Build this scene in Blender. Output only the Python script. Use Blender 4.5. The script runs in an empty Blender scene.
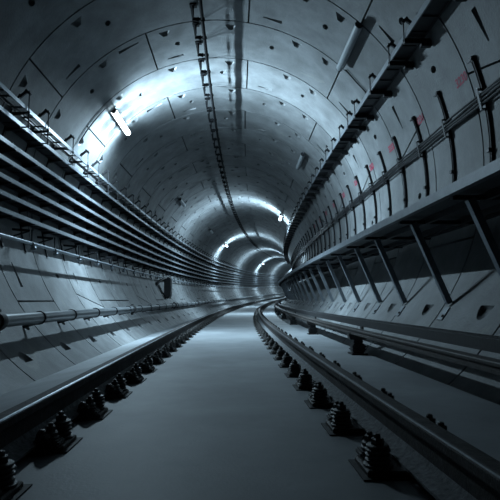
import bpy, bmesh, math, random
from mathutils import Vector, Matrix
from mathutils.geometry import delaunay_2d_cdt
random.seed(7)
scene = bpy.context.scene
COL = scene.collection
PI = math.pi
sin, cos, rad = math.sin, math.cos, math.radians

# ------------------------------------------------------------------ tunnel path
K0, K1, SA, SB, RV = 1 / 460.0, 1 / 247.0, 7.0, 9.0, 1970.0
S_END, S_BEG = 112.0, -3.531
EYE = 0.6
_ds = 0.1
_tab = [(0.0, 0.0, 0.0)]
for _i in range(int(125 / _ds)):
    _x, _y, _t = _tab[-1]
    _s = (_i + .5) * _ds
    _k = K0 + (K1 - K0) * min(1, max(0, (_s - SA) / (SB - SA)))
    _tm = _t + _k * _ds / 2
    _tab.append((_x + sin(_tm) * _ds, _y + cos(_tm) * _ds, _t + _k * _ds))

def centre(s):
    if s <= 0:
        return (1 - cos(s * K0)) / K0, sin(s * K0) / K0, s * K0
    f = min(s / _ds, len(_tab) - 1.001)
    i = int(f); a = f - i
    p, q = _tab[i], _tab[i + 1]
    return tuple(p[j] + (q[j] - p[j]) * a for j in range(3))

def P(s, u, v):
    x, y, t = centre(s)
    z = v + EYE + (s * s / (2 * RV) if s > 0 else 0)
    return Vector((x + u * cos(t), y - u * sin(t), z))

def heading(s):
    return centre(s)[2]

CU, CV, R = -0.189, 1.4634, 2.7          # lining circle, relative to the eye line

def lin(thdeg, off=0.0):
    t = rad(thdeg)
    return CU + (R - off) * sin(t), CV + (R - off) * cos(t)

def lin_u(v, side, off=0.0):
    return CU + side * math.sqrt((R - off) ** 2 - (v - CV) ** 2)

RAIL_L, RAIL_R = -0.8355, 0.6695
FLOOR_V, RAILTOP_V = -0.6, -0.413

# ------------------------------------------------------------------ materials
def new_mat(name, col, rough=.6, metal=0.0, var=.25, scale=6.0, bump=.0, bscale=60., stain=None, spec=.5):
    m = bpy.data.materials.new(name); m.use_nodes = True
    nt = m.node_tree; N = nt.nodes; L = nt.links
    b = N['Principled BSDF']
    b.inputs['Roughness'].default_value = rough
    b.inputs['Metallic'].default_value = metal
    b.inputs['Specular IOR Level'].default_value = spec
    tc = N.new('ShaderNodeTexCoord')
    n1 = N.new('ShaderNodeTexNoise'); n1.inputs['Scale'].default_value = scale
    n1.inputs['Detail'].default_value = 8; n1.inputs['Roughness'].default_value = .62
    L.new(tc.outputs['Object'], n1.inputs['Vector'])
    r = N.new('ShaderNodeValToRGB')
    r.color_ramp.elements[0].position = .3; r.color_ramp.elements[1].position = .72
    r.color_ramp.elements[0].color = tuple(c * (1 - var) for c in col) + (1,)
    r.color_ramp.elements[1].color = tuple(min(1, c * (1 + var)) for c in col) + (1,)
    L.new(n1.outputs['Fac'], r.inputs['Fac'])
    out = r.outputs['Color']
    if stain:
        n2 = N.new('ShaderNodeTexNoise'); n2.inputs['Scale'].default_value = stain[1]
        n2.inputs['Detail'].default_value = 5; n2.inputs['Distortion'].default_value = .6
        L.new(tc.outputs['Object'], n2.inputs['Vector'])
        rr = N.new('ShaderNodeValToRGB')
        rr.color_ramp.elements[0].position = stain[2]; rr.color_ramp.elements[1].position = stain[3]
        L.new(n2.outputs['Fac'], rr.inputs['Fac'])
        mx = N.new('ShaderNodeMix'); mx.data_type = 'RGBA'
        L.new(rr.outputs['Color'], mx.inputs['Factor'])
        L.new(out, mx.inputs[6]); mx.inputs[7].default_value = stain[0] + (1,)
        out = mx.outputs[2]
    L.new(out, b.inputs['Base Color'])
    if bump:
        n3 = N.new('ShaderNodeTexNoise'); n3.inputs['Scale'].default_value = bscale; n3.inputs['Detail'].default_value = 6
        L.new(tc.outputs['Object'], n3.inputs['Vector'])
        bp = N.new('ShaderNodeBump'); bp.inputs['Strength'].default_value = bump; bp.inputs['Distance'].default_value = .02
        L.new(n3.outputs['Fac'], bp.inputs['Height']); L.new(bp.outputs['Normal'], b.inputs['Normal'])
    return m

def concrete_panels():
    m = new_mat('precast_concrete', (.135, .143, .147), .62, 0, .34, 2.6, .25, 40., ((.085, .089, .09), 1.3, .50, .74), .4)
    nt = m.node_tree; N = nt.nodes; L = nt.links; b = N['Principled BSDF']
    src = b.inputs['Base Color'].links[0].from_socket
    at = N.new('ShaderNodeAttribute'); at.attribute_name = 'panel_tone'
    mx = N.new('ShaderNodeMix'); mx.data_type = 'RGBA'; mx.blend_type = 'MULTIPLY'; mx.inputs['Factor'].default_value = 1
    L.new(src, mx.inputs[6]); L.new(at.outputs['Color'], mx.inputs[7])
    # pale lime streaks
    tc = [n for n in N if n.bl_idname == 'ShaderNodeTexCoord'][0]
    n2 = N.new('ShaderNodeTexNoise'); n2.inputs['Scale'].default_value = 1.1; n2.inputs['Detail'].default_value = 9
    n2.inputs['Roughness'].default_value = .72; n2.inputs['Distortion'].default_value = 1.2
    mp = N.new('ShaderNodeMapping'); mp.inputs['Location'].default_value = (3.3, 7.7, 1.1)
    L.new(tc.outputs['Object'], mp.inputs['Vector']); L.new(mp.outputs['Vector'], n2.inputs['Vector'])
    rr = N.new('ShaderNodeValToRGB'); rr.color_ramp.elements[0].position = .60; rr.color_ramp.elements[1].position = .82
    L.new(n2.outputs['Fac'], rr.inputs['Fac'])
    m2 = N.new('ShaderNodeMix'); m2.data_type = 'RGBA'
    L.new(rr.outputs['Color'], m2.inputs['Factor']); L.new(mx.outputs[2], m2.inputs[6]); m2.inputs[7].default_value = (.22, .225, .195, 1)
    L.new(m2.outputs[2], b.inputs['Base Color'])
    return m

def emit_mat(name, col, st):
    m = bpy.data.materials.new(name); m.use_nodes = True
    nt = m.node_tree; nt.nodes.clear()
    e = nt.nodes.new('ShaderNodeEmission'); e.inputs['Color'].default_value = col + (1,); e.inputs['Strength'].default_value = st
    o = nt.nodes.new('ShaderNodeOutputMaterial'); nt.links.new(e.outputs[0], o.inputs[0])
    return m

M_CONC = concrete_panels()
M_BACK = new_mat('dark_grout', (.05, .055, .06), .9, 0, .2)
M_FLOOR = new_mat('poured_concrete', (.205, .221, .233), .6, 0, .26, 1.6, .07, 70., ((.135, .145, .152), .8, .45, .8), .5)
M_RAIL = new_mat('rusty_rail_steel', (.026, .021, .019), .75, .1, .5, 14., .3, 120., ((.055, .055, .058), 20., .5, .8))
M_RAILTOP = new_mat('polished_rail_steel', (.30, .33, .36), .32, 1.0, .2, 20.)
M_RAILTOP_DIM = new_mat('dimmed_rail_steel', (.07, .075, .08), .6, .6, .3, 20.)  # same steel as the left strip, colour darkened to imitate a weaker glint
M_DUST = new_mat('dusty_steel', (.13, .138, .145), .8, .0, .6, 45., .4, 160.)
M_FAST = new_mat('oily_fastener_steel', (.055, .052, .050), .42, .3, .5, 40., .3, 200.)
M_PLATE = new_mat('brown_base_plate', (.035, .028, .024), .6, .3, .5, 30., .3, 150.)
M_GALV = new_mat('galvanised_steel', (.20, .225, .25), .42, .55, .2, 12.)
M_DARK = new_mat('dark_painted_steel', (.014, .015, .018), .5, .3, .3, 20.)
M_MID = new_mat('grey_painted_steel', (.12, .135, .15), .5, .3, .2, 9., .1, 80.)
M_CABLE = new_mat('black_cable_sheath', (.008, .0085, .010), .42, 0, .3, 30.)
M_MATT = new_mat('matt_black_sheath', (.006, .0065, .0075), .85, 0, .2, 30., spec=.1)
M_CABLE2 = new_mat('grey_cable_sheath', (.03, .032, .036), .45, 0, .3, 30.)
M_PIPE = new_mat('grey_pipe_paint', (.10, .112, .12), .38, .2, .18, 7.)
M_RUBBER = new_mat('black_rubber', (.02, .02, .021), .7, 0, .3, 20.)
M_COVER = new_mat('dark_fibreglass_cover', (.017, .018, .02), .6, 0, .3, 6., .1, 60.)
M_COND = new_mat('conductor_rail_steel', (.05, .045, .042), .65, .15, .3, 14., .2, 100.)
M_INS = new_mat('insulator_resin', (.013, .0135, .015), .5, 0, .3, 20.)
M_DECK = new_mat('walkway_concrete', (.075, .08, .085), .7, 0, .25, 5., .2, 60.)
M_RED = new_mat('red_spray_paint', (.26, .02, .05), .7, 0, .5, 60.)
M_OFF = new_mat('unlit_diffuser', (.24, .265, .28), .35, 0, .1, 10.)
M_LIT = emit_mat('lit_tube', (.70, .90, 1.0), .9)
M_TUBE = M_LIT
M_CAB = new_mat('cabinet_paint', (.04, .043, .048), .5, .2, .2, 8.)

# ------------------------------------------------------------------ object helpers
def link(o, parent=None):
    COL.objects.link(o)
    if parent is not None:
        o.parent = parent
    return o

def tag(o, label, cat, group=None):
    o['label'] = label; o['category'] = cat
    if group: o['group'] = group
    return o

def empty(name, loc, rz=0.0, label=None, cat=None, group=None):
    o = bpy.data.objects.new(name, None); COL.objects.link(o)
    o.empty_display_size = .1
    o.location = loc; o.rotation_euler = (0, 0, rz)
    if label: tag(o, label, cat, group)
    return o

def mesh_obj(name, data, mat, parent=None, smooth=False):
    v, f = data
    me = bpy.data.meshes.new(name); me.from_pydata([tuple(x) for x in v], [], f); me.update()
    bm = bmesh.new(); bm.from_mesh(me); bmesh.ops.recalc_face_normals(bm, faces=bm.faces); bm.to_mesh(me); bm.free()
    if smooth:
        for p in me.polygons: p.use_smooth = True
        me.set_sharp_from_angle(angle=rad(40))
    me.materials.append(mat)
    return link(bpy.data.objects.new(name, me), parent)

def struct(o):
    o['kind'] = 'structure'; return o

def join(*ds):
    V, F = [], []
    for v, f in ds:
        n = len(V); V += [Vector(x) for x in v]; F += [tuple(i + n for i in q) for q in f]
    return V, F

def xf(d, M):
    return [M @ Vector(x) for x in d[0]], d[1]

def shift(d, x, y, z):
    return [Vector(p) + Vector((x, y, z)) for p in d[0]], d[1]

def box(x0, x1, y0, y1, z0, z1, bev=0.0):
    bm = bmesh.new()
    bmesh.ops.create_cube(bm, size=1)
    for v in bm.verts:
        v.co = Vector((x0 + (v.co.x + .5) * (x1 - x0), y0 + (v.co.y + .5) * (y1 - y0), z0 + (v.co.z + .5) * (z1 - z0)))
    if bev:
        bmesh.ops.bevel(bm, geom=bm.edges[:], offset=bev, segments=2, affect='EDGES')
    d = ([v.co.copy() for v in bm.verts], None)
    bm.verts.index_update()
    fs = [tuple(v.index for v in f.verts) for f in bm.faces]
    bm.free()
    return d[0], fs

def lathe(prof, n=14, axis='z'):
    """prof: list of (r, h)"""
    V, F = [], []
    for r, h in prof:
        for k in range(n):
            a = 2 * PI * k / n
            V.append(Vector((r * cos(a), r * sin(a), h)))
    for i in range(len(prof) - 1):
        for k in range(n):
            F.append((i * n + k, i * n + (k + 1) % n, (i + 1) * n + (k + 1) % n, (i + 1) * n + k))
    F.append(tuple(range(n))[::-1]); F.append(tuple(range((len(prof) - 1) * n, len(prof) * n)))
    if axis == 'y':
        V = [Vector((p.x, p.z, p.y)) for p in V]
    if axis == 'x':
        V = [Vector((p.z, p.x, p.y)) for p in V]
    return V, F

def tube(pts, r, n=8, closed=False):
    pts = [Vector(p) for p in pts]
    V, F = [], []
    m = len(pts); prev = None
    for i, p in enumerate(pts):
        a = pts[i - 1] if (i > 0 or closed) else p
        b = pts[(i + 1) % m] if (i < m - 1 or closed) else p
        t = (b - a).normalized()
        ref = prev if prev is not None else (Vector((0, 0, 1)) if abs(t.z) < .9 else Vector((1, 0, 0)))
        x = (ref - t * ref.dot(t)).normalized(); y = t.cross(x); prev = x
        for k in range(n):
            q = 2 * PI * k / n
            V.append(p + x * (r * cos(q)) + y * (r * sin(q)))
    for i in range(m if closed else m - 1):
        j = (i + 1) % m
        for k in range(n):
            F.append((i * n + k, i * n + (k + 1) % n, j * n + (k + 1) % n, j * n + k))
    if not closed:
        F.append(tuple(range(n))[::-1]); F.append(tuple(range((m - 1) * n, m * n)))
    return V, F

def srange(a, b, st=.5):
    n = max(1, int(math.ceil((b - a) / st)))
    return [a + (b - a) * i / n for i in range(n + 1)]

def sweep(prof, a, b, st=.5):
    """closed (u,v) profile carried along the tunnel, capped"""
    V, F = [], []; n = len(prof); ss = srange(a, b, st)
    for s in ss:
        for u, v in prof: V.append(P(s, u, v))
    for i in range(len(ss) - 1):
        for k in range(n):
            F.append((i * n + k, i * n + (k + 1) % n, (i + 1) * n + (k + 1) % n, (i + 1) * n + k))
    F.append(tuple(range(n))); F.append(tuple(range((len(ss) - 1) * n, len(ss) * n))[::-1])
    return V, F

def circ(u, v, r, n=12):
    return [(u + r * cos(2 * PI * k / n), v + r * sin(2 * PI * k / n)) for k in range(n)]

def rect(u0, u1, v0, v1):
    return [(u0, v0), (u1, v0), (u1, v1), (u0, v1)]

def strip_prof(thetas, o0, o1):
    """(u,v) profile hugging the lining between two offsets"""
    return [lin(t, o0) for t in thetas] + [lin(t, o1) for t in reversed(thetas)]

def extrude_y(prof, y0, y1):
    n = len(prof)
    V = [Vector((u, y0, v)) for u, v in prof] + [Vector((u, y1, v)) for u, v in prof]
    F = [(k, (k + 1) % n, n + (k + 1) % n, n + k) for k in range(n)] + [tuple(range(n)), tuple(range(n, 2 * n))[::-1]]
    return V, F

def copy_tree(o, parent=None, subs=True):
    c = o.copy(); COL.objects.link(c)
    for k in list(c.keys()):
        pass
    if parent is not None: c.parent = parent
    for ch in list(o.children):
        if subs: copy_tree(ch, c)
    return c

ONES = ['', 'first', 'second', 'third', 'fourth', 'fifth', 'sixth', 'seventh', 'eighth', 'ninth', 'tenth', 'eleventh', 'twelfth',
        'thirteenth', 'fourteenth', 'fifteenth', 'sixteenth', 'seventeenth', 'eighteenth', 'nineteenth']
TENS = {2: 'twent', 3: 'thirt', 4: 'fort', 5: 'fift', 6: 'sixt', 7: 'sevent', 8: 'eight', 9: 'ninet'}
def nth(n):
    if n < 20: return ONES[n]
    t, o = divmod(n, 10)
    return TENS[t] + ('ieth' if o == 0 else 'y-' + ONES[o])
def order(n, frm='camera'):
    return ('nearest the ' + frm) if n == 1 else nth(n) + ' from the ' + frm

# ------------------------------------------------------------------ segmental lining
RINGW, S0 = 1.2, 6.069
TH0, TH1 = -146.0, 143.0
GAP = .012
GDEP = .095
def ring_joints(k):
    """list of (angle, slope in degrees across the ring)"""
    if k % 2 == 0:
        J = [(9.8, 0), (-56.4, 0), (-122.4, 0), (76, 6)]
    else:
        J = [(42.8, 0), (-23.2, 0), (-89, 0), (108.5, 0)]
    if k == 2: J = [(10.2, 0), (-56.4, 0), (-122.5, -6), (76, 6)]
    elif k % 4 == 2: J = [(9.8, 0), (-56.4, 0), (-122.5, -6), (76, -6)]
    if k == 3: J = [(42.8, 0), (-23.2, 0), (-89, 0), (-122.2, 0), (108.5, 0)]
    return sorted(J)

def ring_pockets(k):
    L = []
    odd = k % 2
    for t in (-84, -62, -40.2, -18, 3.5, 25.7, 36.8):
        L.append((t + (0 if not odd else .6), .16, 'dart'))
    for t in ((-47.4, -14, 18.3, 52, 66, 97) if odd else (-32.6, .4, 33.5, 61, 92)):
        L.append((t, .47, 'oval'))
    for j, sl in ring_joints(k):
        if j < -100 or 60 < j < 120: continue
        L.append((j - 6.6, .13, 'wedge')); L.append((j + 7.5, .80, 'wedge2'))
    L.append((124.6, .30, 'moon')); L.append((-138.3, .25, 'moon'))
    L.append((-113.2, .57, 'oval') if odd else (-114.5, .3, 'wedge')); L.append((97, .5, 'moon') if not odd else (92, .5, 'oval'))
    if not odd: L.append((67.4, .59, 'wedge'))
    L.append((-130, .8, 'oval'))
    return L

def pocket_shape(kind):
    """points (ds, da, depth) metres"""
    if kind == 'dart':
        return [(-.075, -.09, .092), (-.075, .09, .092), (.07, .03, .03), (.07, -.03, .03)]
    if kind == 'oval':
        return [(.062 * cos(a), .042 * sin(a), .09) for a in [2 * PI * i / 10 for i in range(10)]]
    if kind == 'wedge':
        return [(-.04, -.17, .092), (.04, -.17, .092), (.012, .17, .03), (-.015, .17, .03)]
    if kind == 'wedge2':
        return [(-.012, -.14, .03), (.012, -.14, .03), (.04, .14, .09), (-.04, .14, .09)]
    return [(.14 * cos(a) * .8, .14 * sin(a) - .03, .04 if sin(a) < .8 else .02) for a in [PI * i / 9 for i in range(10)]]

def inside(p, poly):
    x, y = p; c = False; n = len(poly)
    for i in range(n):
        x1, y1 = poly[i]; x2, y2 = poly[i - 1]
        if (y1 > y) != (y2 > y) and x < (x2 - x1) * (y - y1) / (y2 - y1) + x1: c = not c
    return c

LV = {'l': [], 'c': [], 'r': []}; LF = {'l': [], 'c': [], 'r': []}; LN = {'l': [], 'c': [], 'r': []}; LT = {'l': [], 'c': [], 'r': []}
def put(verts, tris, tone, norms=None):
    """verts: list of (s, a, depth)"""
    groups = {'l': [], 'c': [], 'r': []}
    for f in tris:
        a = sum(verts[i][1] for i in f) / len(f) / R * 180 / PI
        groups['l' if a < -52 else ('r' if a > 52 else 'c')].append(f)
    for g, fs in groups.items():
        if not fs: continue
        mp = {}
        for f in fs:
            for i in f:
                if i not in mp:
                    s, a, dep = verts[i]
                    th = a / R * 180 / PI
                    u, v = lin(th, -dep)
                    mp[i] = len(LV[g]); LV[g].append(P(s, u, v))
                    if norms:
                        t = heading(s); nu, nv = -sin(a / R), -cos(a / R)
                        LN[g].append((nu * cos(t), -nu * sin(t), nv))
                    else:
                        LN[g].append((0, 0, 0))
            LF[g].append(tuple(mp[i] for i in f)); LT[g].append(tone)

def make_panel(k, sa, ja, jb):
    """segment of ring k between the joints ja and jb, (angle, slope)"""
    ga = GAP if ja[2] else 0; gb = GAP if jb[2] else 0
    x0, x1 = GAP, RINGW - GAP
    lo = lambda x: rad(ja[0] + ja[1] * (x / RINGW - .5)) * R + ga
    hi = lambda x: rad(jb[0] + jb[1] * (x / RINGW - .5)) * R - gb
    step = rad(3) * R
    out = []
    n = max(1, int((hi(x0) - lo(x0)) / step))
    for i in range(n + 1): out.append((x0, lo(x0) + (hi(x0) - lo(x0)) * i / n))
    n1 = max(1, int((hi(x1) - lo(x1)) / step))
    for i in range(n1 + 1): out.append((x1, hi(x1) + (lo(x1) - hi(x1)) * i / n1))
    pts = [Vector(p) for p in out]
    edges = [(i, (i + 1) % len(out)) for i in range(len(out))]
    pk = []
    if sa < 46:
        for th, fr, kind in ring_pockets(k):
            c = (fr * RINGW, rad(th) * R); sh = pocket_shape(kind)
            ok = all(x0 + .02 < c[0] + p[0] < x1 - .02 and lo(c[0]) + .05 < c[1] + p[1] < hi(c[0]) - .05 for p in sh)
            ok = ok and all(math.hypot(c[0] - q[0][0], c[1] - q[0][1]) > .3 for q in pk)
            if ok: pk.append((c, sh))
    polys = []
    for c, sh in pk:
        b = len(pts); poly = [(c[0] + p[0], c[1] + p[1]) for p in sh]
        pts += [Vector(p) for p in poly]; edges += [(b + i, b + (i + 1) % len(poly)) for i in range(len(poly))]
        polys.append(poly)
    for i in range(1, n):
        for fx in (.33, .67):
            x = RINGW * fx; y = lo(x) + (hi(x) - lo(x)) * i / n
            if all(math.hypot(x - c[0], y - c[1]) > .16 for c, _ in pk): pts.append(Vector((x, y)))
    res = delaunay_2d_cdt(pts, edges, [], 1, 1e-5)
    vs, fs = res[0], res[2]
    keep = []
    for f in fs:
        cx = sum(vs[i].x for i in f) / len(f); cy = sum(vs[i].y for i in f) / len(f)
        if not any(inside((cx, cy), q) for q in polys): keep.append(tuple(f))
    tone = random.uniform(.88, 1.06) * (1.2 if k == 2 else 1)  # ring at the lit lamp toned paler: its band of light painted into the concrete
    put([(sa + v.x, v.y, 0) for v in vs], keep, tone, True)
    m = len(out)
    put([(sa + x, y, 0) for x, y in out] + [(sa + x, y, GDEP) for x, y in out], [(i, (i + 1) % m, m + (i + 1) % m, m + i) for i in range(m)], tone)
    for c, sh in pk:
        m = len(sh)
        top = [(sa + c[0] + p[0], c[1] + p[1], 0) for p in sh]
        bot = [(sa + c[0] + p[0] * .86, c[1] + p[1] * .86, p[2]) for p in sh]
        put(top + bot, [(i, (i + 1) % m, m + (i + 1) % m, m + i) for i in range(m)] + [tuple(range(m, 2 * m))], tone * .9)

kmin = -8
kmax = int((S_END - S0) / RINGW)
for k in range(kmin, kmax):
    J = [(TH0, 0, False)] + [(a, b, True) for a, b in ring_joints(k)] + [(TH1, 0, False)]
    for a, b in zip(J[:-1], J[1:]):
        make_panel(k, S0 + k * RINGW, a, b)
for g, nm in (('l', 'wall_left'), ('c', 'ceiling'), ('r', 'wall_right')):
    me = bpy.data.meshes.new(nm); me.from_pydata([tuple(x) for x in LV[g]], [], LF[g]); me.update()
    for p in me.polygons: p.use_smooth = False
    nv = LN[g]
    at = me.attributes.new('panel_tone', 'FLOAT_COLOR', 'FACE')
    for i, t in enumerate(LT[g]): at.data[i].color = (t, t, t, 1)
    for p in me.polygons:
        p.use_smooth = all(nv[i] != (0, 0, 0) for i in p.vertices)
    me.normals_split_custom_set_from_vertices(nv)
    me.materials.append(M_CONC)
    struct(link(bpy.data.objects.new(nm, me)))
# grout and rock behind the segments
th = [TH0 - 1 + i * (TH1 - TH0 + 2) / 90 for i in range(91)]
prof = [lin(t, -.05) for t in th] + [lin(t, -.35) for t in reversed(th)]
# pockets are up to 9 cm deep, so the backing sits behind them
prof = [lin(t, -.10) for t in th] + [lin(t, -.35) for t in reversed(th)]
struct(mesh_obj('wall_outer', sweep(prof, S0 + kmin * RINGW, S_END - 1, 1.0), M_BACK, smooth=True))

# ------------------------------------------------------------------ track slab
a0, a1 = S0 + kmin * RINGW + .01, S_END - 1.2
fl = [(-1.90, -.735), (-1.60, -.685), (-1.15, -.61), (-1.05, FLOOR_V), (1.60, FLOOR_V), (1.60, -1.0), (-1.62, -1.0)]
struct(mesh_obj('floor', sweep(fl, a0, a1, .5), M_FLOOR))

# ------------------------------------------------------------------ running rails
def rail_profile():
    h = .172 - .013; w, f = .036, .072
    half = [(f, 0), (f, .010), (.022, .026), (.009, .045), (.009, .105), (.034, .122), (.036, .150), (.031, .157), (.020, h)]
    return half
def mk_rail(uc, side):
    z0 = RAILTOP_V - .159
    h = rail_profile()[3:]
    prof = [(uc + x, z0 + z) for x, z in h] + [(uc - x, z0 + z) for x, z in reversed(h)]
    body = mesh_obj('running_rail', sweep(prof, -1.2, a1, .4), M_RAIL)
    tag(body, 'long dark steel running rail on the %s side of the track' % side, 'rail', 'running rails')
    f = [(.070, 0), (.070, .010), (.022, .026), (.009, .045)]
    fp_ = [(uc + x, z0 + z) for x, z in f] + [(uc - x, z0 + z) for x, z in reversed(f)]
    o = mesh_obj('rail_foot', sweep(fp_, -1.2, a1, .4), M_DUST, body); o['label'] = 'dusty grey foot of the rail'
    g = 1 if side == 'left' else -1          # the gauge side is worn bright
    tp = [(uc + g * x, z0 + z) for x, z in ((.024, .1592), (.030, .1582), (.0332, .1548), (.0340, .1552), (.0306, .1594), (.024, .1604))]
    o = mesh_obj('running_surface', sweep(tp, -1.2, a1, .4), M_RAILTOP if side == 'left' else M_RAILTOP_DIM, body)
    o['label'] = 'polished strip worn along the inner edge of the rail head'
    return body
mk_rail(RAIL_L, 'left'); mk_rail(RAIL_R, 'right')

# ------------------------------------------------------------------ rail fasteners
def hexnut(r, h, z):
    return shift(lathe([(r, 0), (r, h), (r * .8, h + .003)], 6), 0, 0, z)
def spring_stack():
    prof = [(.052, .026), (.052, .034), (.046, .037)]
    z = .037
    for i in range(3):
        prof += [(.036, z + .001), (.045, z + .006), (.045, z + .012), (.036, z + .017)]; z += .0175
    prof += [(.040, z), (.040, z + .007), (.036, z + .010)]
    return lathe(prof, 14), z + .010
def clip_data(sd):
    # bent spring clip bearing on the rail foot
    pts = []
    for i in range(15):
        a = i / 14
        pts.append((sd * (.122 - .060 * sin(a * PI)), -.058 + .116 * a, .052 + .022 * cos(a * PI * 3)))
    c = tube(pts, .012, 8)
    blk = box(min(sd * .082, sd * .158), max(sd * .082, sd * .158), -.042, .042, .026, .050, .007)
    washer = shift(lathe([(.034, 0), (.034, .010), (.028, .014)], 14), sd * .112, 0, .050)
    collar = shift(lathe([(.026, 0), (.030, .006), (.030, .014), (.024, .02)], 14), sd * .112, 0, .062)
    shoe = box(min(sd * .055, sd * .10), max(sd * .055, sd * .10), -.034, .034, .036, .056, .006)
    return join(c, blk, washer, collar, shoe)
def base_plate():
    o = [(-.168, -.11), (-.09, -.125), (.11, -.125), (.168, -.07), (.168, .11), (.09, .125), (-.11, .125), (-.168, .07)]
    n = len(o)
    V = [Vector((x, y, .002)) for x, y in o] + [Vector((x, y, .020)) for x, y in o] + [Vector((x * .96, y * .95, .026)) for x, y in o]
    F = [(k, (k + 1) % n, n + (k + 1) % n, n + k) for k in range(n)] + [(n + k, n + (k + 1) % n, 2 * n + (k + 1) % n, 2 * n + k) for k in range(n)]
    F += [tuple(range(n))[::-1], tuple(range(2 * n, 3 * n))]
    return V, F
def pad_sheet():
    return box(-.18, .188, -.09, .135, 0.0005, .006)
stk, stz = spring_stack()
def nut_stack(): return join(hexnut(.023, .018, stz), shift(lathe([(.012, 0), (.012, .014), (.008, .018)], 10), 0, 0, stz + .018))
def clip_bolt(h=.0): return join(hexnut(.021, .018, .082), shift(lathe([(.011, 0), (.011, .012 + h), (.007, .015 + h)], 10), 0, 0, .1))
def fast_pieces(sd, sy):
    return (shift(stk, sd * .116, sy, 0), shift(nut_stack(), sd * .116, sy, 0), shift(clip_data(sd), 0, -sy * 1.1, 0), shift(clip_bolt(), sd * .112, -sy * 1.1, 0))
def fastener_proto(tall):
    r = empty('rail_fastener', (0, 0, 0))
    mesh_obj('rubber_pad', pad_sheet(), M_RUBBER, r)
    mesh_obj('base_plate', base_plate(), M_PLATE, r)
    for sd, sy in ((1, .055), (-1, -.055)):
        a, b, c, d = fast_pieces(sd, sy)
        if sd < 0:      # outside of the rail: higher bolts on the right rail, low ones on the left
            dz = .04 if tall else -.02
            b = shift(b, 0, 0, dz); d = shift(d, 0, 0, dz + .018)
            if tall: b = join(b, shift(lathe([(.018, 0), (.018, .042)], 10), sd * .116, sy, stz)); d = join(d, shift(lathe([(.018, 0), (.018, .060)], 10), sd * .112, -sy * 1.1, .08))
        sp = mesh_obj('coil_spring', a, M_FAST, r, True)
        mesh_obj('nut', b, M_FAST, sp)
        cl = mesh_obj('rail_clip', c, M_FAST, r, True)
        mesh_obj('bolt', d, M_FAST, cl)
    return r
fps = {'left': fastener_proto(False), 'right': fastener_proto(True)}
def far_fastener():
    ds = [base_plate()]
    for sd, sy in ((1, .055), (-1, -.055)):
        ds += list(fast_pieces(sd, sy))
    return mesh_obj('rail_fastener', join(*ds), M_FAST, None, True)
ff = far_fastener(); used = {'left': False, 'right': False, 'f': False}
for side, uc, sst in (('left', RAIL_L, 1.66), ('right', RAIL_R - .03, 1.90)):
    s = sst; i = 1
    while s < 47:
        if s < 19:
            o = copy_tree(fps[side]) if used[side] else fps[side]; used[side] = True
        else:
            o = ff.copy() if used['f'] else ff
            if used['f']: COL.objects.link(o)
            used['f'] = True
        o.location = P(s, uc, FLOOR_V); o.rotation_euler = (0, 0, -heading(s) + (PI if side == 'right' else 0))
        tag(o, 'black sprung fastener bolted under the %s running rail, %s' % (side, order(i)), 'rail fastener', 'fasteners along the %s running rail' % side)
        s += .585; i += 1

# ------------------------------------------------------------------ conductor rail
cr = empty('conductor_rail', P(0, 1.40, FLOOR_V + .02), 0, 'covered dark conductor rail on block insulators beside the right wall', 'conductor rail')
def child_world(o, root):
    o.parent = root; o.matrix_parent_inverse = Matrix.Identity(4)
    # vertices were given in world space: bring them into the root frame
    inv = (Matrix.Translation(root.location) @ root.rotation_euler.to_matrix().to_4x4()).inverted()
    if not o.data.get('_done'):
        o.data.transform(inv); o.data['_done'] = 1
    return o
u0 = 1.385
x0, x1 = u0 - .045, u0 + .045
ib = [(x0, -.372), (x1, -.372), (x1, -.350), (u0 + .02, -.345), (u0 + .02, -.335), (x1 - .006, -.330), (x1 - .006, -.312), (x0 + .004, -.312), (x0, -.318), (x0, -.332), (u0 - .03, -.338), (u0 - .03, -.346), (x0, -.352)]
child_world(mesh_obj('contact_rail', sweep(ib, -1, a1, .5), M_COND), cr)
c0, c1 = 1.455, 1.535
cv = [(c0, -.288), (c0 + .010, -.288), (c0 + .010, -.222), (c0 + .02, -.216), (c1, -.216), (c1, -.204), (c0 + .012, -.204), (c0, -.212)]
cv = [(c0, -.288), (c1, -.275), (c1, -.206), (c0 + .014, -.204), (c0 + .014, -.214), (c0, -.218)]
child_world(mesh_obj('cover_board', sweep(cv, -1, a1, .5), M_COVER), cr)
def insulator():
    r = empty('rail_insulator', (0, 0, 0))
    body = join(box(-.068, .068, -.07, .07, .018, .12, .012), box(-.080, .080, -.085, .085, .050, .064, .004), box(-.080, .080, -.085, .085, .085, .099, .004), box(-.052, .052, -.055, .055, .12, .165, .008))
    mesh_obj('base_flange', box(-.09, .09, -.11, .11, 0, .018, .004), M_INS, r)
    mesh_obj('insulator_block', body, M_INS, r)
    mesh_obj('support_claw', join(box(-.095, .105, -.05, .05, .165, .226, .008), box(-.105, -.045, -.055, .055, .19, .245, .008), box(.046, .066, -.05, .05, .20, .36, .006), box(.046, .12, -.05, .05, .30, .322, .006)), M_FAST, r)
    for sx, sy in ((-1, -1), (1, 1)):
        mesh_obj('bolt', shift(lathe([(.012, 0), (.012, .012)], 6), sx * .074, sy * .094, .018), M_FAST, r)
    return r
ip = insulator(); first = True; i = 1
for s in (2.35, 5.80, 9.2, 12.7, 16.1, 19.5, 22.9, 26.3, 29.7, 33.1, 36.5, 39.9):
    o = ip if first else copy_tree(ip); first = False
    o.location = P(s, u0 + .04, -.6); o.rotation_euler = (0, 0, -heading(s))
    tag(o, 'squat black insulator carrying the conductor rail, ' + order(i), 'insulator', 'insulators under the conductor rail'); i += 1

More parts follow.
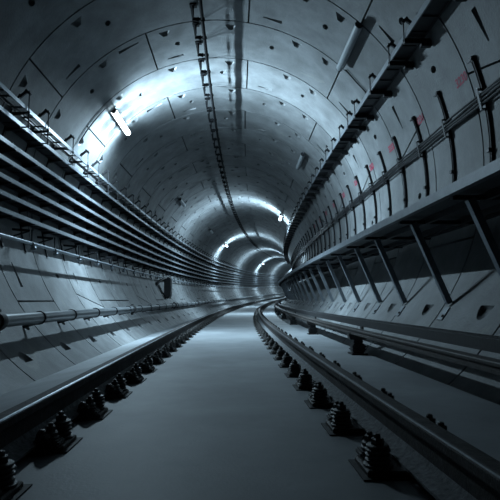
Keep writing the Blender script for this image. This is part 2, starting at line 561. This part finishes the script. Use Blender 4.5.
# ------------------------------------------------------------------ walkway on the right wall
wk = empty('walkway', P(0, 2.0, .76), 0, 'raised evacuation walkway running along the right tunnel wall', 'walkway')
def wall_in(v, off): return lin_u(v, 1, off)
dk = [(1.56, .772), (wall_in(.8, .06), .772), (wall_in(.8, .06), .806), (1.56, .806)]
child_world(mesh_obj('deck', sweep(dk, -2.5, a1, .5), M_DECK), wk)
ed = [(1.550, .742), (1.558, .742), (1.558, .800), (1.60, .800), (1.60, .808), (1.550, .808)]
ed = [(1.548, .738), (1.60, .738), (1.60, .746), (1.556, .746), (1.556, .808), (1.548, .808)]
child_world(mesh_obj('edge_channel', sweep(ed, -2.5, a1, .5), M_MID), wk)['label'] = 'pale steel edge channel of the walkway'
for uu in (1.86, 2.20):
    child_world(mesh_obj('stringer', sweep(rect(uu - .02, uu + .02, .715, .772), -2.5, a1, .5), M_DARK), wk)
child_world(mesh_obj('stringer', sweep(rect(wall_in(.74, .06) - .05, wall_in(.74, .06), .725, .772), -2.5, a1, .5), M_DARK), wk)

def bar2(p, q, w, t, yc=0.0):
    """flat bar in the cross plane from p to q (u,v), w wide in plane, t along y"""
    p = Vector((p[0], 0, p[1])); q = Vector((q[0], 0, q[1])); d = (q - p).normalized(); n = Vector((-d.z, 0, d.x)) * (w / 2)
    V = []
    for y in (yc - t / 2, yc + t / 2):
        for a, b in ((p, -1), (p, 1), (q, 1), (q, -1)):
            V.append(a + n * b + Vector((0, y, 0)))
    return V, [(0, 1, 2, 3), (7, 6, 5, 4), (0, 4, 5, 1), (1, 5, 6, 2), (2, 6, 7, 3), (3, 7, 4, 0)]
foot = (lin_u(-.035, 1, .006), -.035)
def walkway_brace():
    r = empty('walkway_brace', (0, 0, 0))
    top = (1.735, .722)
    # rolled angle: one leg in the cross plane, one leg along the tunnel
    a = bar2(top, (foot[0] - .004, foot[1] + .004), .052, .007, -.024)
    b = bar2((top[0] - .023, top[1] - .012), (foot[0] - .028, foot[1] - .006), .007, .054, .0)
    mesh_obj('strut', join(a, b), M_GALV, r)
    mesh_obj('cross_arm', join(bar2((1.60, .728), (wall_in(.72, .03), .728), .030, .05), bar2((1.60, .742), (wall_in(.72, .03), .742), .006, .07)), M_DARK, r)
    t0 = 126.2
    pl = mesh_obj('foot_plate', extrude_y(strip_prof([t0 - 1.5, t0, t0 + 1.5], .0, .012), -.06, .05), M_MID, r)
    uu, vv = lin(t0 + .6, .010); nn = Vector((-sin(rad(t0)), 0, -cos(rad(t0))))
    q = lathe([(.014, 0), (.014, .016)], 6)
    rot = Vector((0, 0, 1)).rotation_difference(nn).to_matrix().to_4x4()
    mesh_obj('bolt', shift(xf(q, rot), uu, -.035, vv), M_FAST, pl)
    return r
bp = walkway_brace(); first = True
ss = [2.42, 3.58, 4.745, 5.99, 7.02, 8.22, 9.32, 10.55]
while ss[-1] < 44: ss.append(ss[-1] + 1.2)
for i, s in enumerate(ss):
    o = bp if first else copy_tree(bp); first = False
    o.location = P(s, 0, 0); o.rotation_euler = (0, 0, -heading(s))
    tag(o, 'slanted steel brace propping the walkway off the right wall, ' + order(i + 1), 'brace', 'braces under the walkway')

# ------------------------------------------------------------------ right wall cable brackets and cables
def wall_bracket():
    r = empty('wall_bracket', (0, 0, 0))
    ths = [72.0 + (104.0 - 72.0) * i / 14 for i in range(15)]
    mesh_obj('upright', join(extrude_y(strip_prof(ths, .004, .010), -.018, .018), extrude_y(strip_prof(ths, .010, .032), -.018, -.012),
                             extrude_y(strip_prof(ths, .010, .032), .012, .018)), M_DARK, r)
    mesh_obj('end_hook', join(extrude_y(strip_prof([70.9, 71.4, 72.0], .002, .04), -.022, .022), extrude_y(strip_prof([71.3, 71.7], .03, .05), -.02, .06)), M_DARK, r)
    mesh_obj('cable_cleat', join(extrude_y(strip_prof([78.0, 79, 81, 82.4], .032, .040), -.024, .024), extrude_y(strip_prof([77.9, 78.2], .036, .075), -.02, .02),
                                 extrude_y(strip_prof([82.2, 82.5], .036, .075), -.02, .02), extrude_y(strip_prof([78.0, 79, 81, 82.4], .074, .078), -.016, .016)), M_DARK, r)
    for t in (91, 98):
        mesh_obj('cleat_stub', extrude_y(strip_prof([t - .4, t + .4], .03, .055), -.016, .03), M_DARK, r)
    return r
wb = wall_bracket(); first = True
ss = [3.06, 3.86, 4.68, 5.52, 6.32, 7.13, 7.88, 8.70]
while ss[-1] < 42: ss.append(ss[-1] + .8)
for i, s in enumerate(ss):
    o = wb if first else copy_tree(wb); first = False
    o.location = P(s, 0, 0); o.rotation_euler = (0, 0, -heading(s))
    tag(o, 'dark upright cable bracket bolted to the right wall above the walkway, ' + order(i + 1), 'cable bracket', 'cable brackets on the right wall')
for j, nm in enumerate(('topmost', 'second from top', 'third from top', 'lowest')):
    uu, vv = lin(79.1 + j * .66, .052)
    V, F = [], []
    o = mesh_obj('power_cable', tube([P(s, uu + .003 * sin(s * 2.1 + j), vv + .006 * sin(s * 3.9 + j * 2)) for s in srange(.5, 60, .4)], .012, 7), M_CABLE, None, True)
    tag(o, 'black power cable strapped along the right wall, %s of the four' % nm, 'cable', 'power cables on the right wall')

# ------------------------------------------------------------------ upper right tray
def ladder_tray(u_in, u_out, v, h, mat_lip, mat, a, b, name, label, cat, rung=.3, group=None, plate=True):
    """u_out is the lip nearer the track"""
    sg = 1 if u_in > u_out else -1
    root = empty(name, P(0, (u_in + u_out) / 2, v), 0, label, cat, group)
    t = .004
    lip = [(u_out, v), (u_out, v + h), (u_out + sg * .016, v + h), (u_out + sg * .016, v + h - t), (u_out + sg * t, v + h - t), (u_out + sg * t, v + t), (u_out + sg * .016, v + t), (u_out + sg * .016, v)]
    child_world(mesh_obj('outer_rail', sweep(lip, a, b, .5), mat_lip), root)
    lip2 = [(u_in - (x - u_out), z) for x, z in lip]
    child_world(mesh_obj('inner_rail', sweep(lip2, a, b, .5), mat), root)
    if plate:
        x0, x1 = sorted((u_in - sg * .006, u_out + sg * .006))
        child_world(mesh_obj('floor_plate', sweep(rect(x0, x1, v + .0165, v + .019), a, b, .5), mat), root)
    s = a + .1; rm = None
    ua, ub = sorted((u_in - sg * .004, u_out + sg * .004))
    while s < 30:
        if rm is None:
            rm = mesh_obj('rung', box(ua, ub, -.016, .016, .004, .016), mat, root); o = rm
        else:
            o = rm.copy(); COL.objects.link(o)
        o.location = P(s, 0, v) - root.location; o.rotation_euler = (0, 0, -heading(s)); s += rung
    return root
ladder_tray(2.095, 1.895, 2.80, .075, M_MID, M_DARK, 2.0, 75, 'cable_tray', 'dark ladder cable tray high on the right side of the vault', 'cable tray')
for j, uu in enumerate((1.93, 1.972, 2.012, 2.052)):
    o = mesh_obj('tray_cable', tube([P(s, uu + .006 * sin(s * 1.3 + j * 2), 2.80 + .042 + .004 * sin(s * 2.1 + j)) for s in srange(2.0, 70, .5)], .018, 7), M_CABLE, None, True)
    tag(o, 'black cable in the upper right tray, %s' % ['nearest the track', 'second from the track', 'second from the wall', 'nearest the wall'][j], 'cable', 'cables in the upper right tray')

def hook_hanger(side, lip_u, anchor_v, lip_v, reach):
    """threaded rod hung from a bent hook on the lining, and an arm under the tray"""
    r = empty('tray_hanger', (0, 0, 0))
    wu = lin_u(anchor_v, side, 0)
    tip = (lip_u - side * .012, anchor_v + .03)
    mesh_obj('wall_hook', join(bar2((wu, anchor_v - .07), (tip[0] + side * .02, tip[1]), .034, .030), bar2((tip[0] + side * .045, tip[1] + .012), (tip[0] - side * .015, tip[1] - .05), .028, .032),
                               extrude_y([(wu + side * .004, anchor_v - .12), (wu - side * .016, anchor_v - .12), (wu - side * .016 - side * .02, anchor_v - .02), (wu - side * .02, anchor_v - .02)], -.03, .03)), M_DARK, r)
    rod = mesh_obj('rod', tube([(tip[0], 0, tip[1]), (tip[0], 0, lip_v - .03)], .007, 8), M_DARK, r)
    mesh_obj('nut', shift(lathe([(.014, 0), (.014, .014)], 6), tip[0], 0, lip_v - .022), M_DARK, rod)
    return r
hg = hook_hanger(1, 1.895, 3.0, 2.80, .2)
wu = lin_u(2.77, 1, 0)
arm = mesh_obj('arm', join(box(1.88, wu, -.024, .024, 2.745, 2.797), box(2.06, wu, -.026, .026, 2.715, 2.745)), M_DARK, hg)
first = True
ss = [2.9, 3.6, 4.35, 5.22, 5.75, 6.60, 7.50, 8.0, 8.65]
while ss[-1] < 44: ss.append(ss[-1] + .72)
for i, s in enumerate(ss):
    o = hg if first else copy_tree(hg); first = False
    o.location = P(s, 0, 0); o.rotation_euler = (0, 0, -heading(s))
    tag(o, 'hooked dark hanger carrying the upper right tray, ' + order(i + 1), 'tray hanger', 'hangers of the upper right tray')

# ------------------------------------------------------------------ left trays
LEFT = [(-2.512, 2.365), (-2.58, 2.165), (-2.648, 1.88), (-2.678, 1.685), (-2.690, 1.475), (-2.684, 1.27), (-2.66, 1.06)]
NAMES = ['topmost', 'second from top', 'third from top', 'fourth from top', 'third from bottom', 'second from bottom', 'lowest']
for j, (uo, v) in enumerate(LEFT):
    ui = lin_u(v + .03, -1, .022)
    if j == 0: ui = max(ui, uo - .16)
    ladder_tray(ui, uo, v, .052, M_GALV, M_DARK, 1.5, 80, 'cable_tray', 'galvanised cable tray on the left wall, %s of the seven' % NAMES[j], 'cable tray', .35 if j < 2 else .3, 'cable trays on the left wall', j > 0)
    w = abs(ui - uo)
    nc = [2, 3, 4, 4, 4, 4, 4][j]
    for c in range(nc):
        uu = uo - .028 - (w - .05) * (c / max(1, nc - 1))
        r = [.011, .012, .014, .017, .016, .017, .014][j]
        vv = v + .0205 + r
        pts = [P(s, uu + .008 * sin(s * 1.7 + c * 2 + j), vv + .004 * (1 + sin(s * 2.3 + c + j))) for s in srange(1.5, 70, .5)]
        o = mesh_obj('tray_cable', tube(pts, r, 7), M_CABLE if (c + j) % 3 else M_CABLE2, None, True)
        tag(o, '%s cable lying in the left wall tray %s, %s' % ('black' if (c + j) % 3 else 'grey', NAMES[j], ('at the front' if c == 0 else 'at the back' if c == nc - 1 else nth(c + 1) + ' from the front')), 'cable', 'cables in the left wall trays')
def left_bracket():
    r = empty('tray_bracket', (0, 0, 0))
    ths = [-69 - 38 * i / 14 for i in range(15)]
    mesh_obj('upright', extrude_y(strip_prof(ths, .002, .020), -.022, .022), M_DARK, r)
    for j, (uo, v) in enumerate(LEFT):
        wl = lin_u(v - .02, -1, .002)
        top = v - .001
        tip = uo + .004
        mesh_obj('arm', extrude_y([(tip, top), (tip, top - .014), (wl + .03, top - .040), (wl, top - .040), (wl, top)], -.014, .014), M_DARK, r)
    return r
lb = left_bracket(); first = True
ss = [3.4, 4.1, 4.85, 5.55, 6.25, 6.95]
while ss[-1] < 44: ss.append(ss[-1] + .78)
for i, s in enumerate(ss):
    o = lb if first else copy_tree(lb); first = False
    o.location = P(s + .04, 0, 0); o.rotation_euler = (0, 0, -heading(s))
    tag(o, 'dark bracket of seven arms under the left wall trays, ' + order(i + 1), 'tray bracket', 'tray brackets on the left wall')
lh = hook_hanger(-1, -2.512, 2.60, 2.365, .2)
# the left rods run on down to the second tray
for ch in lh.children:
    if ch.name.startswith('rod'):
        d = tube([(-2.500, 0, 2.63), (-2.500, 0, 2.145)], .007, 8)
        me = bpy.data.meshes.new('rod'); me.from_pydata([tuple(x) for x in d[0]], [], d[1]); me.materials.append(M_DARK); ch.data = me
mesh_obj('rod_clip', box(-2.517, -2.482, -.016, .016, 2.358, 2.37), M_GALV, lh)
mesh_obj('rod_clip', box(-2.586, -2.482, -.016, .016, 2.157, 2.167), M_GALV, lh)
first = True
ss = [6.26, 6.92, 8.0, 8.81, 9.5, 10.2]
while ss[-1] < 44: ss.append(ss[-1] + .78)
for i, s in enumerate(ss):
    o = lh if first else copy_tree(lh); first = False
    o.location = P(s, 0, 0); o.rotation_euler = (0, 0, -heading(s))
    tag(o, 'hooked rod hanger holding the two upper left trays, ' + order(i + 1), 'tray hanger', 'rod hangers over the left wall trays')

# conduit under the trays
o = mesh_obj('conduit', sweep(circ(-2.588, .762, .022, 10), 1.5, 80, .5), M_GALV, None, True)
tag(o, 'slim galvanised conduit slung under the lowest left wall tray', 'conduit')
def conduit_hanger():
    r = empty('conduit_hanger', (0, 0, 0))
    cu2, cv2 = -2.588, .762
    wl = lin_u(.95, -1, .0)
    mesh_obj('arm', join(bar2((wl, .95), (cu2 - .02, .93), .03, .03), bar2((wl, .86), (cu2 - .03, .925), .02, .012)), M_DARK, r)
    mesh_obj('drop_rod', tube([(cu2, 0, .945), (cu2, 0, cv2 + .02)], .009, 8), M_DARK, r)
    mesh_obj('clamp', shift(lathe([(.028, -.018), (.031, -.012), (.031, .012), (.028, .018)], 12, 'y'), cu2, 0, cv2), M_DARK, r)
    b = mesh_obj('junction_box', shift(lathe([(.016, 0), (.036, .010), (.04, .034), (.030, .05), (.014, .062)], 12), cu2 - .01, .10, cv2 - .082), M_GALV, r, True)
    b['label'] = 'small round grey fitting under the conduit'
    return r
ch_ = conduit_hanger(); first = True
ss = [4.6, 5.66, 6.72, 7.56, 8.7, 9.8]
while ss[-1] < 36: ss.append(ss[-1] + 1.1)
for i, s in enumerate(ss):
    o = ch_ if first else copy_tree(ch_); first = False
    o.location = P(s, 0, 0); o.rotation_euler = (0, 0, -heading(s))
    tag(o, 'drop hanger clamping the slim conduit on the left wall, ' + order(i + 1), 'conduit hanger', 'conduit hangers on the left wall')

# ------------------------------------------------------------------ fire main
PU, PV, PR = -2.085, -.165, .062
fm = mesh_obj('water_pipe', sweep(circ(PU, PV, PR, 18), 1.0, 80, .5), M_PIPE, None, True)
tag(fm, 'long grey water pipe along the foot of the left wall', 'pipe')
def coupling():
    return join(lathe([(PR, -.05), (PR + .022, -.046), (PR + .026, -.02), (PR + .026, .02), (PR + .022, .046), (PR, .05)], 20, 'y'),
                box(-.022, .022, -.035, .035, PR + .012, PR + .05, .006), box(-.022, .022, -.035, .035, -PR - .05, -PR - .012, .006))
for s in (4.72, 10.7, 16.7, 22.7, 28.7, 34.7):
    o = mesh_obj('pipe_coupling', shift(xf(coupling(), Matrix.Rotation(-heading(s), 4, 'Z')), *P(s, PU, PV)), M_RUBBER, fm, True)
    o['label'] = 'black bolted pipe coupling'
def pipe_bracket():
    r = empty('pipe_bracket', (0, 0, 0))
    ring = lathe([(PR + .002, -.014), (PR + .012, -.014), (PR + .012, .014), (PR + .002, .014)], 20, 'y')
    mesh_obj('clamp', shift(ring, PU, 0, PV), M_DARK, r, True)
    wl = lin_u(PV - .13, -1, .0)
    mesh_obj('arm', join(bar2((PU, PV - .05), (lin_u(PV - .10, -1, 0), PV - .10), .03, .03), box(PU - .03, PU + .01, -.018, .018, PV - .075, PV - .055)), M_DARK, r)
    return r
pb = pipe_bracket(); first = True
ss = [3.55, 5.74, 6.84]
while ss[-1] < 40: ss.append(ss[-1] + 1.15)
for i, s in enumerate(ss):
    o = pb if first else copy_tree(pb); first = False
    o.location = P(s, 0, 0); o.rotation_euler = (0, 0, -heading(s))
    tag(o, 'dark clamp bracket holding the water pipe, ' + order(i + 1), 'pipe bracket', 'brackets of the water pipe')

# ------------------------------------------------------------------ cabinet on the left wall
s = 17.3
cb = empty('wall_cabinet', P(s, -2.43, .1), -heading(s), 'dark wall cabinet with a black loop below the left trays', 'cabinet')
mesh_obj('case', box(-.10, .10, 0, .36, .0, .66, .012), M_CAB, cb)
mesh_obj('door', box(.10, .12, .03, .33, .04, .62, .006), M_CAB, cb)
mesh_obj('handle', box(.12, .145, .05, .07, .24, .36, .004), M_GALV, cb)
mesh_obj('wall_mount', box(-.37, -.10, .08, .30, .54, .58), M_DARK, cb); mesh_obj('wall_mount', box(-.20, -.10, .08, .30, .10, .14), M_DARK, cb)
pts = []
for i in range(25):
    a = i / 24
    pts.append((-.02 - .10 * sin(a * PI) , -.05 - 1.25 * sin(a * PI) * (1 - .35 * a), .60 - .62 * a))
pts = [(-.02, .05, .61)] + [(-.06 - .24 * sin(i / 16 * PI), -.06 - .55 * sin(i / 16 * PI) * (1 - .3 * i / 16), .64 - .66 * i / 16) for i in range(17)] + [(-.02, .06, .005)]
mesh_obj('black_loop', tube(pts, .042, 10), M_CABLE, cb, True)  # thick black hoop bowing out beside the case
mesh_obj('gland', join(shift(lathe([(.03, 0), (.03, .05)], 10), .0, .2, .62), shift(lathe([(.03, 0), (.03, .05)], 10), .0, .2, -.05), shift(lathe([(.03, 0), (.03, .05)], 10), .06, .3, -.05)), M_DARK, cb)

# ------------------------------------------------------------------ overhead antenna cable on the crown
AU, AV = -.3875, 3.93
ac = mesh_obj('antenna_cable', tube([P(s, AU, AV - .012 * (1 - cos((s - 6.78) / .72 * 2 * PI)) * .5) for s in srange(2.5, 75, .24)], .026, 9), M_MATT, None, True)
tag(ac, 'black antenna cable slung below the crown of the vault', 'cable')
def standoff():
    r = empty('cable_standoff', (0, 0, 0))
    wu, wv = lin(-6.2, 0)
    mesh_obj('clamp', join(lathe([(.028, -.02), (.036, -.014), (.036, .014), (.028, .02)], 12, 'y')), M_MATT, r).location = (AU, 0, AV)
    mesh_obj('arm', join(bar2((AU - .02, AV), (AU - .13, AV + .01), .03, .03), extrude_y([(AU - .05, AV - .035), (AU - .05, AV + .035), (AU - .12, AV + .016), (AU - .12, AV - .016)], -.006, .006)), M_MATT, r)
    hu = AU - .13
    hv = CV + math.sqrt(R * R - (hu - CU) ** 2)
    mesh_obj('drop_leg', bar2((hu, AV - .02), (hu, hv + .004), .024, .03), M_MATT, r)
    mesh_obj('side_strap', box(hu - .014, hu + .014, -.36, .0, AV - .002, AV + .006), M_MATT, r)
    mesh_obj('foot_plate', box(hu - .05, hu + .05, -.05, .05, hv - .018, hv + .006), M_MATT, r)
    return r
sp = standoff(); first = True
ss = [5.5, 6.2, 6.85, 7.35, 7.9, 8.5, 9.06, 9.52]
while ss[-1] < 42: ss.append(ss[-1] + .68)
for i, s in enumerate(ss):
    o = sp if first else copy_tree(sp); first = False
    o.location = P(s, 0, 0); o.rotation_euler = (0, 0, -heading(s))
    tag(o, 'dark stand-off clip holding the antenna cable on the crown, ' + order(i + 1), 'cable clip', 'stand-off clips of the antenna cable')

# ------------------------------------------------------------------ tunnel lights
def light_fixture(lit):
    r = empty('tunnel_light', (0, 0, 0))
    Lh = .60
    # local frame: z away from the lining, y along the tunnel
    hous = [(-.048, .035), (.048, .035), (.056, .05), (.052, .078), (-.052, .078), (-.056, .05)]
    mesh_obj('housing', extrude_y(hous, -Lh + .06, Lh - .06), M_MID, r)
    dif = [(.052 * cos(PI * i / 10), .078 + .06 * sin(PI * i / 10)) for i in range(11)]
    d = mesh_obj('diffuser', extrude_y(dif, -Lh + .012, Lh - .012), M_LIT if lit else M_OFF, r, True)
    if lit: d['label'] = 'glowing white tube cover'
    for sy in (-1, 1):
        y0, y1 = sorted((sy * (Lh - .013), sy * Lh))
        mesh_obj('end_cap', extrude_y([(-.052, .07), (.052, .07), (.048, .11), (.025, .135), (-.025, .135), (-.048, .11)], y0, y1), M_DARK, r)
        mesh_obj('wall_clip', box(-.03, .03, sy * .4 - .02, sy * .4 + .02, 0, .037), M_DARK, r)
    return r
def mount(o, s, thd):
    u, v = lin(thd, .0)
    t = rad(thd)
    # z axis points to the tunnel axis
    M = Matrix.Translation(P(s, u, v)) @ Matrix.Rotation(-heading(s), 4, 'Z') @ Matrix.Rotation(PI + t, 4, 'Y')
    o.matrix_world = M
    o.location = M.to_translation(); o.rotation_euler = M.to_euler()
lf_on, lf_off = light_fixture(True), light_fixture(False)
spots = [(9.28, -45.3, 1, 'lit tunnel light glaring on the left of the vault, nearest the camera'),
         (21.2, 42.8, 1, 'lit tunnel light on the right of the vault, before the bend'),
         (33.6, -41, 1, 'lit tunnel light on the left of the bending vault'),
         (45.6, 43, 1, 'lit tunnel light on the right far round the bend'),
         (57.6, -41, 1, 'small lit tunnel light on the left far round the bend'),
         (69.6, 43, 1, 'tiny lit tunnel light on the right at the end of view'),
         (81.6, -41, 1, 'farthest lit tunnel light round the bend'),
         (6.55, 43, 0, 'unlit pale tunnel light on the upper right vault, nearest the camera'),
         (12.2, 43.5, 0, 'unlit tunnel light beside the upper right tray, second on the right'),
         (17.6, -43, 0, 'unlit tunnel light on the left of the vault, first past the bright one'),
         (26.2, -40, 0, 'unlit tunnel light on the left deeper in the vault')]
# the fittings throw a fan of light across the tunnel: photometric table, polar axis along the tube
ANG = list(range(0, 181, 5))
FAN, FANW, WIDE = .42, 18.0, .40
HANG = list(range(0, 361, 15))
def candela(a, h):
    d = abs(a - 90)
    psi = abs(h - HCEN); psi = min(psi, 360 - psi)      # angle round the tube from straight away from the lining
    k = 1.0 if psi < 70 else max(.10, 1.0 - (psi - 70) / 48.0 * .90)   # the housing screens the back
    return 1000 * k * (FAN * math.exp(-(d / FANW) ** 2) + cos(rad(d)) ** 2 * WIDE)
HCEN = 180
txt = bpy.data.texts.new('tunnel_light_photometry')
txt.write('IESNA:LM-63-1995\nTILT=NONE\n1 1000 1 %d %d 1 2 0 0 0\n1 1 100\n%s\n%s\n%s\n' % (
    len(ANG), len(HANG), ' '.join(str(a) for a in ANG), ' '.join(str(h) for h in HANG),
    '\n'.join(' '.join('%.1f' % candela(a, h) for a in ANG) for h in HANG)))
def lamp_data():
    ld = bpy.data.lights.new('tube_light', 'POINT')
    ld.energy = LAMP_W; ld.color = (.59, .83, 1.0); ld.shadow_soft_size = .03
    ld.use_nodes = True
    nt = ld.node_tree; em = nt.nodes['Emission']
    ies = nt.nodes.new('ShaderNodeTexIES'); ies.mode = 'INTERNAL'; ies.ies = txt
    ies.inputs['Strength'].default_value = 1.0
    nt.links.new(ies.outputs['Fac'], em.inputs['Strength'])
    return ld
LAMP_W = 1.0
LD = lamp_data()
def add_lamps(root):
    for y in (-.42, 0, .42):
        o = bpy.data.objects.new('tube_light', LD); COL.objects.link(o); o.parent = root
        o.location = (0, y, .172); o.rotation_euler = (PI / 2, 0, 0)
add_lamps(lf_on)
n_on = n_off = 0
for s, thd, on, lab in spots:
    if on: o = lf_on if n_on == 0 else copy_tree(lf_on); n_on += 1
    else: o = lf_off if n_off == 0 else copy_tree(lf_off); n_off += 1
    mount(o, s, thd); tag(o, lab, 'tunnel light', 'tunnel lights on the vault')
# supply cable of the near lit fixture, curving along the joint
pts = []
for i in range(15):
    t = -47 - 16 * i / 14
    u, v = lin(t, .02); pts.append(P(8.56 - .02 * i / 14, u, v))
o = mesh_obj('lamp_cable', tube(pts, .011, 7), M_CABLE, None, True)
tag(o, 'thin dark supply cable curving down from the bright left light', 'cable')
pts = []
for i in range(12):
    t = 44.5 + 10 * i / 11
    u, v = lin(t, .02); pts.append(P(7.20 + .03 * sin(i / 11 * PI), u, v))
o = mesh_obj('lamp_cable', tube(pts, .010, 7), M_CABLE, None, True)
tag(o, 'thin dark supply cable from the unlit right light to the tray', 'cable')

# ------------------------------------------------------------------ painted ring numbers on the right wall
def ring_number(txt, s, thd, hgt, label):
    cu_ = bpy.data.curves.new('txt', 'FONT'); cu_.body = txt; cu_.size = hgt; cu_.align_x = 'CENTER'; cu_.align_y = 'CENTER'
    cu_.offset = .005; cu_.shear = .15
    tmp = bpy.data.objects.new('txt', cu_); COL.objects.link(tmp)
    dg = bpy.context.evaluated_depsgraph_get(); me = bpy.data.meshes.new_from_object(tmp.evaluated_get(dg))
    bpy.data.objects.remove(tmp); bpy.data.curves.remove(cu_)
    for v in me.vertices:
        x, y = v.co.x, v.co.y
        u, w = lin(thd - math.degrees(y / R), .0035)
        v.co = P(s - x, u, w)
    me.name = 'ring_number'; me.materials.clear(); me.materials.append(M_RED); me.update()
    o = link(bpy.data.objects.new('ring_number', me)); tag(o, label, 'painted number', 'red ring numbers on the right wall')
nums = ['3230', '3231', '3232', '3233', '3234', '3235', '3236', '3237', '3238', '3239']
where = ['above the nearest brackets', 'second from the camera', 'third from the camera', 'fourth from the camera', 'fifth from the camera', 'sixth from the camera', 'seventh from the camera', 'eighth from the camera', 'ninth from the camera', 'tenth from the camera']
for i, t in enumerate(nums):
    ring_number(t, 5.02 + [0, 1.18, 2.38, 3.5, 4.7, 5.9, 7.1, 8.3, 9.5, 10.7][i], 73.0, .125, 'red sprayed ring number %s on the right wall, %s' % (t, where[i]))

# ------------------------------------------------------------------ world, camera, colour
w = bpy.data.worlds.new('tunnel_air'); scene.world = w; w.use_nodes = True
w.node_tree.nodes['Background'].inputs['Color'].default_value = (.10, .20, .34, 1)
w.node_tree.nodes['Background'].inputs['Strength'].default_value = .0

F_PX, YAW, PIT, ROL = 513.486, .0452, .1007, .0068
def cam_dir(v):
    x, y, z = v
    c, s = cos(ROL), sin(ROL); x, z = c * x + s * z, -s * x + c * z
    c, s = cos(PIT), sin(PIT); y, z = c * y - s * z, s * y + c * z
    c, s = cos(YAW), sin(YAW); x, y = c * x + s * y, -s * x + c * y
    return Vector((x, y, z))
cd = bpy.data.cameras.new('camera'); cam = bpy.data.objects.new('camera', cd); COL.objects.link(cam)
cd.sensor_width = 36; cd.sensor_fit = 'HORIZONTAL'; cd.lens = 36 * F_PX / 500; cd.clip_start = .02; cd.clip_end = 500
X, Y, Z = cam_dir((1, 0, 0)), cam_dir((0, 0, 1)), -cam_dir((0, 1, 0))
cam.matrix_world = Matrix(((X.x, Y.x, Z.x, 0), (X.y, Y.y, Z.y, 0), (X.z, Y.z, Z.z, EYE), (0, 0, 0, 1)))
scene.camera = cam
scene.view_settings.view_transform = 'Standard'; scene.view_settings.look = 'None'
scene.view_settings.gamma = 1; scene.view_settings.use_curve_mapping = False
scene.view_settings.exposure = 3.9
scene.cycles.use_denoising = True
scene.cycles.max_bounces = 10; scene.cycles.diffuse_bounces = 6
scene.cycles.sample_clamp_indirect = 4
